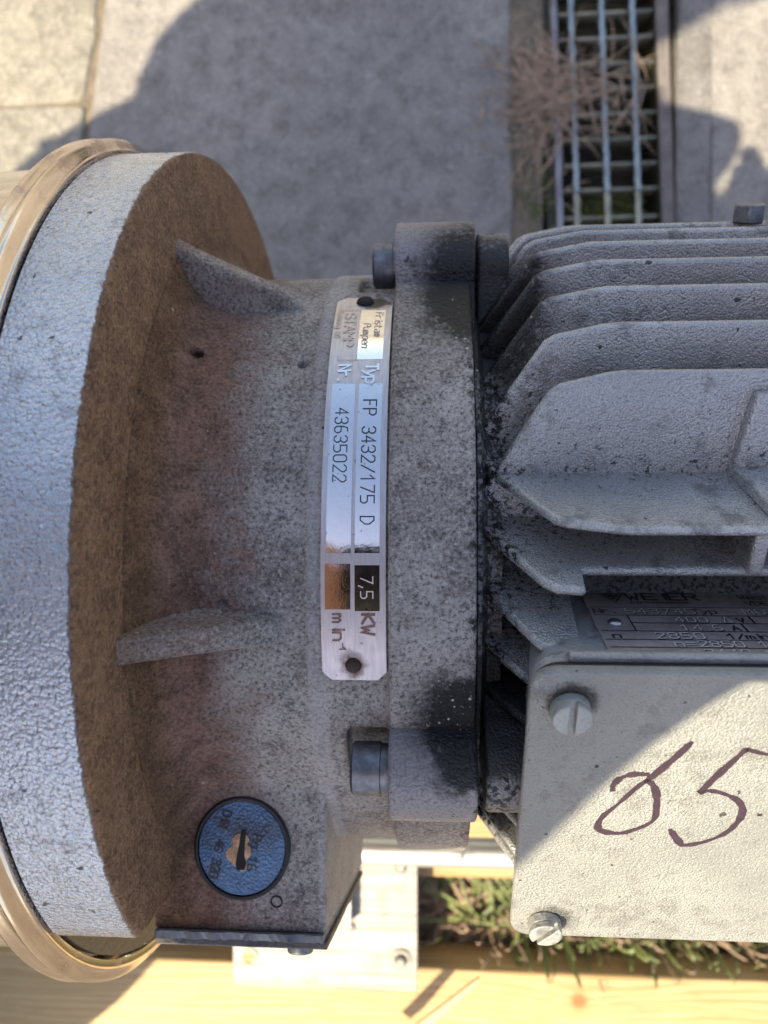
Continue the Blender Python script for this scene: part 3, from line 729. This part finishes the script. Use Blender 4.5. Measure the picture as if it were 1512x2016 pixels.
L3 = MB()
text(L3, 'STAMP', 0, 0, .0040, platef(-.0326, 45.0), .00055, 1.18, aspect=.86)
text(L3, 'Hamburg 80', 0, 0, .0018, platef(-.0356, 46.2), .0004, 1.35, aspect=.74)
L3.build('logo_lettering', plain('logo_lettering_grey', (.55, .49, .47), .35, .6), rp, smooth=0)
L3 = MB()
text(L3, 'Fristam', 0, 0, .0027, platef(-.0212, 45.2), .00034, 1.42, .2); text(L3, 'Pumpen', 0, 0, .0027, platef(-.0254, 42.0), .00034, 1.42, .2)
for x, a, b in ((-.0336, 46.0, 33.3), (-.0270, 46.0, 33.3)):
    L3.ribbon([(math.radians(46-a)*RP, 0), (math.radians(46-b)*RP, 0)], .00025, platef(x, 46))
for a in (46.0, 33.3): L3.ribbon([(math.radians(46-a)*RP, -.0066), (math.radians(46-a)*RP, .0)], .00025, platef(-.0270, 46))
L3.build('logo_outline', plain('logo_outline_grey', (.42, .37, .36), .45, .5), rp, smooth=0)
def rivet(x, th, r, h, mat, R, par):
    er = pdir(th); mb = MB(); rings = []
    u = Vector((1, 0, 0)); v = er.cross(u); c = polar(x, th, R)
    for k in range(7):
        a = pi/2*k/6.4; rings.append([c+er*h*sin(a)+(u*cos(2*pi*i/24)+v*sin(2*pi*i/24))*r*cos(a) for i in range(24)])
    return mb.loft(rings).build('rivet', mat, par, smooth=60)
rivet(-.0258, 48.7, .0034, .0020, 'dark', RP, rp); rivet(-.0262, -13.9, .0027, .0012, 'rust', RP, rp)

# ---- motor body
MB().lathe([(.0150, .06), (.0150, .1225), (.0154, .1232), (.0168, .1232), (.0176, .1215), (.0190, .1175), (.0240, .1160), (.0240, .06)], 200).build('end_shield', 'web', U, smooth=40)
MB().lathe([(.0241, .06), (.0241, .1080), (.352, .1080), (.352, .06)], 200).build('motor_body', 'core', U, smooth=40)
MB().lathe([(.3525, .06), (.3525, .140), (.356, .143), (.43, .143), (.442, .138), (.446, .120), (.446, .02)], 120).build('fan_cover', 'fin', U, smooth=40)
MB().lathe([(.0143, .05), (.0143, .1255), (.0149, .1255), (.0149, .05)], 160).build('joint_gasket', 'dark', U)
def fin(phi, q, prof, name='fin', th0=.0050, th1=.0032):
    """prof: (x, h) outline, h measured along the family direction"""
    er = pdir(phi); et = Vector((0, -cos(radians(phi)), sin(radians(phi)))); o = Vector((0, AY, AZ))
    hs = [h for _, h in prof]; h0, h1 = min(hs), max(hs)
    def fn(side):
        return lambda x, h: tuple(o+Vector((x, 0, 0))+er*h+et*(q+side*(th0+(th1-th0)*(h-h0)/(h1-h0))/2))
    n = len(prof); A_ = [fn(-1)(*p) for p in prof]; B_ = [fn(1)(*p) for p in prof]
    mb = MB().add(A_+B_, [tuple(range(n-1, -1, -1)), tuple(range(n, 2*n))]+[(i, (i+1) % n, n+(i+1) % n, n+i) for i in range(n)])
    return mb.build(name, 'fin', U, bevel=.00145, smooth=60)
RT = .1503
def finprof(q, x1=.350, top=None, notch=None):
    root = sqrt(max(.108**2-q*q, .0))-.004; tip = sqrt(RT*RT-q*q) if top is None else top
    fr = sqrt(max(.118**2-q*q, .0)); d = tip-fr
    p = [(.0172, root), (.0172, fr), (.0370, fr+d*.84), (.0405, fr+d*.90), (.0555, tip-.0006), (.060, tip)]
    if notch: p += [(notch[0], tip), (notch[0]+.0015, tip-.0180), (notch[1]-.0015, tip-.0180), (notch[1], tip)]
    return p+[(x1, tip), (x1, root)]
QS = [.0860, .0688, .0516, .0344, .0172, 0, -.0172, -.0344, -.0516, -.0688, -.0860]
for q in QS:
    fin(60, q, finprof(q, notch=(.111, .1187) if q == -.0172 else None))
    fin(150, q, finprof(q)); fin(-120, q, finprof(q))
    if abs(q) > .08: fin(-30, q, finprof(q))
    elif abs(q) > .06:
        tip = .1305; root = sqrt(.118**2-q*q); 
        fin(-30, q, [(.0172, root-.016), (.0172, root), (.0335, tip-.005), (.0375, tip-.0012), (.0465, tip), (.0468, tip-.0112), (.350, tip-.0112), (.350, root-.016)])
    else:
        root = sqrt(.118**2-q*q); fin(-30, q, [(.0172, root-.016), (.0172, root), (.0330, .136), (.046, .136), (.046, root-.016)])
for th in (15, 105, -75, -165):            # web filling the corner between two groups of fins
    er = pdir(th); et = Vector((0, cos(radians(th)), -sin(radians(th)))); o_ = Vector((0, AY, AZ))
    MB().prism([(.095, -.030), (.1175, -.0065), (.1175, .0065), (.095, .030)], lambda r, t, h: tuple(o_+er*r+et*t+Vector((h, 0, 0))), .0212, .350).build('corner_web', 'web', U, bevel=.002, smooth=60)
# raised mounting pads in the groove between the two fin groups
def pad(phi, q0, q1, h0, h1, x0, x1, sk):
    er = pdir(phi); et = Vector((0, -cos(radians(phi)), sin(radians(phi)))); o = Vector((0, AY, AZ))
    mb = MB().prism([(x0, h0), (x0+sk, h1), (x1, h1), (x1, h0)], lambda x, h, q: tuple(o+Vector((x, 0, 0))+er*h+et*q), q0, q1)
    return mb.build('mounting_pad', 'fin', U, bevel=.0012, smooth=60)
pad(60, .0876, .0925, .0790, .1170, .0965, .150, .004)
pad(-30, -.0925, -.0876, .0790, .1170, .0965, .150, .004)
pad(-30, -.0850, -.0690, .1000, .1210, .0958, .1015, .001)
hb = MB().cyl(polar(.128, 66, .150), pdir(62), .0065, .007, 6); hb.build('bolt_head', 'bolt', U, bevel=.0006)

for x0, x1 in ((.10, .13), (.27, .30)):
    for y0 in (-.085, .055):
        MB().box(x0, x1, AY+y0, AY+y0+.03, .0, AZ-.095).build('foot', 'web', U, bevel=.002)
for y0 in (-.07, .05): MB().tube([(-.22, AY+y0, .0), (-.22, AY+y0, AZ-.15)], .013, 20).build('foot', 'stainless', U)
# ---- terminal box
EB = pdir(-30); ET = Vector((0, cos(radians(-30)), -sin(radians(-30)))); OA = Vector((0, AY, AZ))
def bx(x, t, h): return tuple(OA+Vector((x, 0, 0))+ET*t+EB*h)
def rrect(x0, x1, t0, t1, r, n=8):
    out = []
    for cx, ct_, a0 in ((x1-r, t1-r, 0), (x0+r, t1-r, 90), (x0+r, t0+r, 180), (x1-r, t0+r, 270)):
        for i in range(n+1):
            a = radians(a0+90*i/n); out.append((cx+r*cos(a), ct_+r*sin(a)))
    return out
def rr3(x0, x1, t, r, h): return [bx(p, q, h) for p, q in rrect(x0, x1, -t, t, r)]
tbm = MB().loft([rr3(.0375, .1430, .0400, .016, .080), rr3(.0350, .1455, .0442, .015, .097), rr3(.0312, .1490, .0530, .012, .131), rr3(.0300, .1500, .0568, .010, .1455), rr3(.0291, .1510, .0592, .0085, .1470), rr3(.0288, .1513, .0598, .0080, .1480), rr3(.0288, .1513, .0598, .0080, .1525)])
tbox = tbm.build('terminal_box', 'box', U, smooth=38)
MB().loft([rr3(.0285, .1515, .0612, .0080, .15255), rr3(.0285, .1515, .0612, .0080, .1542)]).build('lid_gasket', 'black', tbox, smooth=40)
MB().prism([(.0560, .1435), (.0625, .1490), (.0636, .1505), (.0634, .1526), (.0560, .1526)], lambda t, h, x: bx(x, t, h), .0385, .1420).build('box_rim', 'box', tbox, bevel=.0009, smooth=50)
ld = MB().loft([rr3(.0275, .1525, .0620, .0075, .1543), rr3(.0275, .1525, .0620, .0075, .1575)]).build('terminal_box_lid', 'lid', U, bevel=.0010, smooth=40)
tag(ld, 'pale grey terminal box lid with 65 written in marker')
for x, t, rot in ((.0391, .0487, 90), (.0391, -.0530, 52), (.1409, .0487, 10), (.1409, -.0530, 70)):
    R0 = .0057; a0 = radians(rot); ax = Vector((cos(a0), sin(a0))); ay = Vector((-sin(a0), cos(a0)))
    sm = MB()
    def q3(r, h, seg=36): return [bx(x+r*cos(2*pi*i/seg), t+r*sin(2*pi*i/seg), h) for i in range(seg)]
    sm.loft([q3(R0, .1576), q3(R0, .1609)])
    for sgn in (-1, 1):
        D = []
        c0 = .0009
        am = math.acos(c0/R0)
        for i in range(17):
            a = -am+2*am*i/16; p = ax*0+ay*sgn*R0*cos(a)+ax*R0*sin(a); D.append((x+p.x, t+p.y))
        sm.prism(D, lambda p, q, h: bx(p, q, h), .1608, .1631)
    so = sm.build('lid_screw', 'screw', ld, bevel=.0004, smooth=40, seg=2)
HW = [[(0.0754, 0.0359), (0.0714, 0.0291), (0.0666, 0.0218), (0.0621, 0.0161), (0.057, 0.0079), (0.0534, 0.0026), (0.0523, -0.0018), (0.0534, -0.0041), (0.057, -0.0052), (0.0616, -0.0046), (0.0688, 0.0008), (0.0691, 0.0084), (0.0681, 0.0141), (0.0664, 0.0178), (0.0639, 0.0195)],
      [(0.0551, 0.0141), (0.055, 0.017), (0.0571, 0.0202), (0.0606, 0.0218), (0.0651, 0.0218)],
      [(0.1013, 0.0318), (0.0974, 0.0313), (0.0912, 0.0332), (0.0878, 0.0272), (0.0839, 0.0202), (0.0812, 0.0143), (0.084, 0.0153), (0.0888, 0.0139), (0.0931, 0.0111), (0.0952, 0.007), (0.0949, 0.0018), (0.0921, -0.0038), (0.0866, -0.0082), (0.0806, -0.0102), (0.0785, -0.0086), (0.0747, -0.0026)]]
def smoothpts(P, n=6):
    out = []
    for i in range(len(P)-1):
        p0, p1, p2, p3 = [Vector(P[max(0, min(len(P)-1, i+k))]) for k in (-1, 0, 1, 2)]
        for j in range(n):
            t = j/n; out.append(.5*((2*p1)+(p2-p0)*t+(2*p0-5*p1+4*p2-p3)*t*t+(3*p1-p0-3*p2+p3)*t**3))
    return out+[Vector(P[-1])]
hw = MB()
for k, s_ in enumerate(HW): hw.ribbon(smoothpts(s_) if k < 2 else smoothpts(s_[:3], 4)+smoothpts(s_[2:6])+smoothpts(s_[5:]), (lambda t, k=k: .0019*(1+.28*sin(t*17+k*2)+.14*sin(t*61+k)+.10*sin(t*131))*(1 if .02 < t < .97 else .6)), lambda a, b: bx(a, b, .15765))
hw.ribbon([(.1004, .0050), (.1012, .0050)], .0010, lambda a, b: bx(a, b, .15765))
hw.build('handwriting', 'marker', ld, smooth=0)

# motor nameplate on the flank of the box
k_ = Vector((0, 0, 0))+ET*.26+EB; k_ = k_.normalized(); nn_ = (ET-EB*.26).normalized()
N0 = OA+ET*.0442+EB*.097+nn_*.0011
def npf(h=.0): return lambda a, b: tuple(N0+Vector((.0520+a, 0, 0))-k_*(b)+nn_*h)      # b negative downwards the plate: text up = -k
MB().prism([(0, 0), (.095, 0), (.095, -.0525), (0, -.0525)], lambda a, b, h: npf(h)(a, b), -.0016, .0).build('motor_nameplate', 'nameplate', U, bevel=.0003)
npo = [o for o in U.children if o.name.startswith('motor_nameplate')][0]
LN = MB()
def line(x0, y0, x1, y1, wd=.00045): LN.ribbon([(x0, y0), (x1, y1)], wd, npf(.00012))
for y in (-.0145, -.0213, -.0337, -.0400, -.0454, -.0515): line(0.001, y, .094, y)
line(.0115, -.0274, .094, -.0274); line(.0115, -.0213, .0115, -.0337)
text(LN, 'WEIER', .0150, -.0078, .0058, npf(.00012), .00105, 1.28, aspect=.72)
for x, w_ in ((.0150, .0), ): pass
for i in range(5):                      # triangle mesh emblem
    LN.ribbon([(.0065+.0010*i, -.0022-.0016*i), (.0145-.0010*i, -.0022-.0016*i)], .0006, npf(.00012))
    LN.ribbon([(.0065+.0020*i, -.0022), (.0105+.0010*i, -.0102+.0020*i)], .0004, npf(.00012)); LN.ribbon([(.0145-.0020*i, -.0022), (.0105-.0010*i, -.0102+.0020*i)], .0004, npf(.00012))
text(LN, 'ELEKTROMOTORENWERK', .0155, -.0110, .0014, npf(.00012), .0003, 1.25)
text(LN, 'West-Germany', .0530, -.0066, .0034, npf(.00012), .0006, 1.25); text(LN, 'VDE 0530', .0535, -.0120, .0034, npf(.00012), .0006, 1.3)
text(LN, 'Nr.', .0015, -.0195, .0036, npf(.00012), .0006); text(LN, 'Typ', .0335, -.0195, .0034, npf(.00012), .0005)
text(LN, 'V', .0455, -.0264, .0034, npf(.00012), .0007); line(.0500, -.0213, .0500, -.0274, .0007)
text(LN, 'A', .0415, -.0327, .0036, npf(.00012), .0007); line(.0455, -.0274, .0455, -.0337, .0007)
text(LN, 'n', .0035, -.0390, .0036, npf(.00012), .0006); text(LN, '1/min|cos q', .0380, -.0390, .0036, npf(.00012), .0006, 1.2)
LN.build('printed_lettering', 'darkprint', npo, smooth=0)
def stamped(mb, e, ox, oy):
    def T(t_, x_, y_, sz, wd, p): text(mb, t_, x_+ox, y_+oy, sz, npf(e), wd, p)
    T('543745', .0120, -.0198, .0042, .00050, 1.5); T('MOT D 132/2', .0500, -.0198, .0042, .00050, 1.4)
    T('400 ^', .0260, -.0265, .0040, .00046, 1.5); T('50', .0640, -.0265, .0040, .00046, 1.5)
    T('14.6', .0260, -.0328, .0040, .00046, 1.5); T('7.5', .0600, -.0328, .0040, .00046, 1.6)
    T('2850', .0165, -.0391, .0042, .00050, 1.5)
    T('n=2850 1/MIN.380-415', .0205, -.0447, .0040, .00046, 1.42); T('n=3440 1/MIN.420-480', .0205, -.0505, .0040, .00046, 1.42)
LD = MB(); stamped(LD, .00010, .00030, -.00030); LD.build('stamped_edge_shade', 'darkprint', npo, smooth=0)  # dark offset copy paints shade along one edge of the pale strokes
LE = MB(); stamped(LE, .00018, 0, 0)
LE.build('stamped_lettering', 'embossed', npo, smooth=0)
def dome(c, nrm_, r, h, mat, par):
    u = nrm_.orthogonal().normalized(); v = nrm_.cross(u)
    MB().loft([[c+nrm_*h*sin(pi/2*k/6.4)+(u*cos(2*pi*i/24)+v*sin(2*pi*i/24))*r*cos(pi/2*k/6.4) for i in range(24)] for k in range(7)]).build('rivet', mat, par, smooth=60)
dome(Vector(npf(.0001)(.0062, -.0275)), nn_, .0023, .0014, 'rivet', npo)
dome(Vector(npf(.0001)(.0888, -.0275)), nn_, .0023, .0014, 'rivet', npo)

# ---- small debris lying on the unit
lf = MB().prism([(-.0022, -.0012), (.0004, -.0021), (.0021, -.0006), (.0016, .0016), (-.0008, .0024), (-.0019, .0010)], lambda a, b, h: tuple(polar(.0402+a, 14.6+math.degrees(b/.119), .1190+h+abs(a)*.3)), .0, .0005)
tag(lf.build('leaf_fragment', 'leaf', None, smooth=0), 'tiny tan leaf fragment in the groove between the fins', 'leaf')

gm = MB(); Rg = random.Random(21)
def grain(p, r):
    vs = [Vector(p)+Vector((Rg.uniform(.5, 1)*sx*r, Rg.uniform(.5, 1)*sy*r, Rg.uniform(.5, 1)*sz*r)) for sx, sy, sz in ((1, 0, 0), (-1, 0, 0), (0, 1, 0), (0, -1, 0), (0, 0, 1), (0, 0, -1))]
    gm.add(vs, [(0, 2, 4), (2, 1, 4), (1, 3, 4), (3, 0, 4), (2, 0, 5), (1, 2, 5), (3, 1, 5), (0, 3, 5)])
for _ in range(46): grain(polar(Rg.uniform(-.085, -.042), Rg.uniform(-25, 40), .1303), Rg.uniform(.0003, .0008))
for _ in range(60): grain(polar(Rg.uniform(.022, .13), Rg.uniform(12.5, 17.5), .1178), Rg.uniform(.0002, .0006))
for _ in range(50): grain(polar(Rg.uniform(-.004, .013), Rg.uniform(-24, -15) if Rg.random() < .7 else Rg.uniform(30, 46), .1367), Rg.uniform(.0002, .0005))
tag(gm.build('grit', plain('pale_grit', (.50, .44, .37), .8, 0, .5, 700), None, smooth=0), 'scattered pale grains of grit lying on the housing and between the fins', 'grit', kind='stuff')

# ================================================================== PERSON WITH PHONE (behind the lens; casts the shade)
es = Vector((cos(SUN_AZ), sin(SUN_AZ), 0)); en = Vector((-sin(SUN_AZ), cos(SUN_AZ), 0))
def P(s, n, z): return es*s+en*n+Vector((0, 0, z))
def skin_mesh(name, nodes, edges, root, mat, parent, sub=2):
    m = bpy.data.meshes.new(name); names = list(nodes)
    m.from_pydata([tuple(nodes[k][0]) for k in names], [(names.index(a), names.index(b)) for a, b in edges], [])
    o = bpy.data.objects.new(name, m); C.objects.link(o)
    o.modifiers.new('skin', 'SKIN').use_smooth_shade = True
    if not m.skin_vertices: 
        bpy.context.view_layer.objects.active = o
    for i, k in enumerate(names):
        sv = m.skin_vertices[0].data[i]; r = nodes[k][1]; sv.radius = r if isinstance(r, tuple) else (r, r); sv.use_root = (k == root)
    su = o.modifiers.new('sub', 'SUBSURF'); su.levels = sub; su.render_levels = sub
    m.materials.append(M[mat] if isinstance(mat, str) else mat)
    if parent: setparent(o, parent)
    return o
def cloth_mat():
    n = NT('clothes_and_skin'); x, y, z = n.xyz()
    f = n.noise(300, 3)
    c = n.mix(n.ramp(z, .93, .94), n.mix(f, (.02, .03, .06), (.035, .05, .09)), n.mix(f, (.05, .06, .085), (.08, .09, .12)))
    dx = n.math('SQRT', n.add(n.mul(x, x), n.mul(y, y)))
    c = n.mix(n.ramp(dx, .205, .195), c, (.50, .27, .19))
    c = n.mix(n.ramp(z, 1.465, 1.47), c, (.50, .28, .20))
    c = n.mix(n.ramp(z, .10, .095), c, (.03, .025, .02))
    return n.done(c, .75)
M['clothes'] = cloth_mat()
PN = .26
person = thing('person', 'person in dark jacket bending over the motor to photograph it', 'person', tuple(P(-.80, PN, 0)))
nd = {'hip': (P(-.78, PN, .98), (.19, .14)), 'belly': (P(-.68, PN, 1.12), (.24, .15)), 'chest': (P(-.57, PN, 1.28), (.27, .14)), 'upper': (P(-.50, PN, 1.38), (.17, .11)),
      'neck': (P(-.44, PN+.045, 1.45), .06), 'head': (P(-.315, PN+.02, 1.53), (.08, .09)), 'crown': (P(-.27, PN+.015, 1.61), (.085, .09)), 'top': (P(-.255, PN+.015, 1.66), .05)}
ed = [('hip', 'belly'), ('belly', 'chest'), ('chest', 'upper'), ('upper', 'neck'), ('neck', 'head'), ('head', 'crown'), ('crown', 'top')]
for sd, sg in (('r', -1), ('l', 1)):
    nd[sd+'hipj'] = (P(-.80, PN+sg*.15, .93), .14); nd[sd+'knee'] = (P(-.76, PN+sg*.24, .50), .105); nd[sd+'ankle'] = (P(-.84, PN+sg*.28, .09), .06); nd[sd+'toe'] = (P(-.70, PN+sg*.29, .04), .045)
    ed += [('hip', sd+'hipj'), (sd+'hipj', sd+'knee'), (sd+'knee', sd+'ankle'), (sd+'ankle', sd+'toe')]
nd['rknee'] = (P(-.77, -.045, .54), .128); nd['rhipj'] = (P(-.80, .05, .93), .15); nd['rankle'] = (P(-.84, -.03, .09), .06); nd['rtoe'] = (P(-.70, -.05, .04), .045)
nd['rsh'] = (P(-.47, .018, 1.345), .105); nd['relb'] = (P(-.42, -.018, 1.12), .112); nd['rfore'] = (P(-.25, -.008, 1.085), .090); nd['rwr'] = (P(-.10, -.060, .965), .040); nd['rpalm'] = (P(-.045, -.085, .93), (.036, .018))
nd['lsh'] = (P(-.47, PN+.24, 1.36), .10); nd['lelb'] = (P(-.575, .560, 1.07), .120); nd['lfore'] = (P(-.34, .42, 1.06), .065); nd['lwr'] = (P(-.14, .140, .985), .045); nd['lpalm'] = (P(-.080, .072, .950), (.055, .032))
nd['lcoat'] = (P(-.61, .535, 1.03), (.175, .14)); nd['lhem'] = (P(-.66, .545, .90), (.14, .12)); nd['lcoat2'] = (P(-.68, .55, .80), (.10, .09))
ed += [('upper', 'rsh'), ('rsh', 'relb'), ('relb', 'rfore'), ('rfore', 'rwr'), ('rwr', 'rpalm'), ('upper', 'lsh'), ('lsh', 'lelb'), ('lelb', 'lfore'), ('lfore', 'lwr'), ('lwr', 'lpalm'), ('belly', 'lcoat'), ('lcoat', 'lhem'), ('lhem', 'lcoat2')]
skin_mesh('body', nd, ed, 'hip', 'clothes', person)
M['hair'] = plain('brown_hair', (.03, .02, .012), .6)
hr = MB().loft([[P(-.285, PN+.015, 1.59)+Vector((.098*sin(a)*cos(2*pi*i/24), .098*sin(a)*sin(2*pi*i/24), .10*cos(a))) for i in range(24)] for a in [radians(k) for k in (2, 20, 40, 60, 80, 95)]])
hr.build('hair', 'hair', person)
# fingers closing on the phone's edges
def fingers(base, dirs, par):
    for k, (off, tip, r) in enumerate(dirs):
        b0 = Vector(base)+Vector(off); t0 = Vector(tip); mid = b0.lerp(t0, .55)+Vector((0, 0, .012))
        skin_mesh('finger', {'a': (b0, r*1.1), 'b': (mid, r), 'c': (t0, r*.8)}, [('a', 'b'), ('b', 'c')], 'a', 'clothes', par, 1)
PX, PY = -.024, -.066
rb = P(-.045, -.085, .93); lb = P(-.080, .072, .950)
fingers(rb, [((.0, .02, 0), (PX+.036, PY-.005, .921), .0085), ((.0, .005, 0), (PX+.036, PY-.024, .921), .009), ((.0, -.012, 0), (PX+.036, PY-.043, .921), .0085), ((.0, -.025, 0), (PX+.034, PY-.060, .921), .0075), ((-.02, .01, .008), (PX+.012, PY-.045, .926), .0095)], person)
fingers(lb, [((.01, .0, 0), (PX-.036, PY+.004, .921), .0085), ((.008, -.012, 0), (PX-.036, PY-.014, .921), .009), ((.004, -.022, 0), (PX-.036, PY-.032, .921), .0085), ((.0, -.03, 0), (PX-.034, PY-.048, .921), .0075), ((.02, .02, .0), (PX-.030, PY+.030, .925), .0105)], person)
ph = thing('mobile_phone', 'black mobile phone held flat above the motor', 'phone', (PX, PY, .908))
MB().prism(rrect(PX-.0375, PX+.0375, PY-.075, PY+.075, .011), lambda p, q, h: (p, q, h), .9065, .9145).build('phone_body', plain('phone_black', (.01, .01, .012), .3), ph, bevel=.002)
MB().prism(rrect(PX-.035, PX+.035, PY-.072, PY+.072, .009), lambda p, q, h: (p, q, h), .9146, .9149).build('screen', plain('screen_glass', (.02, .02, .022), .08), ph)
ringmesh(0, 0, .9045, .0040, .0065, .002, 24).build('lens_ring', 'black', ph)
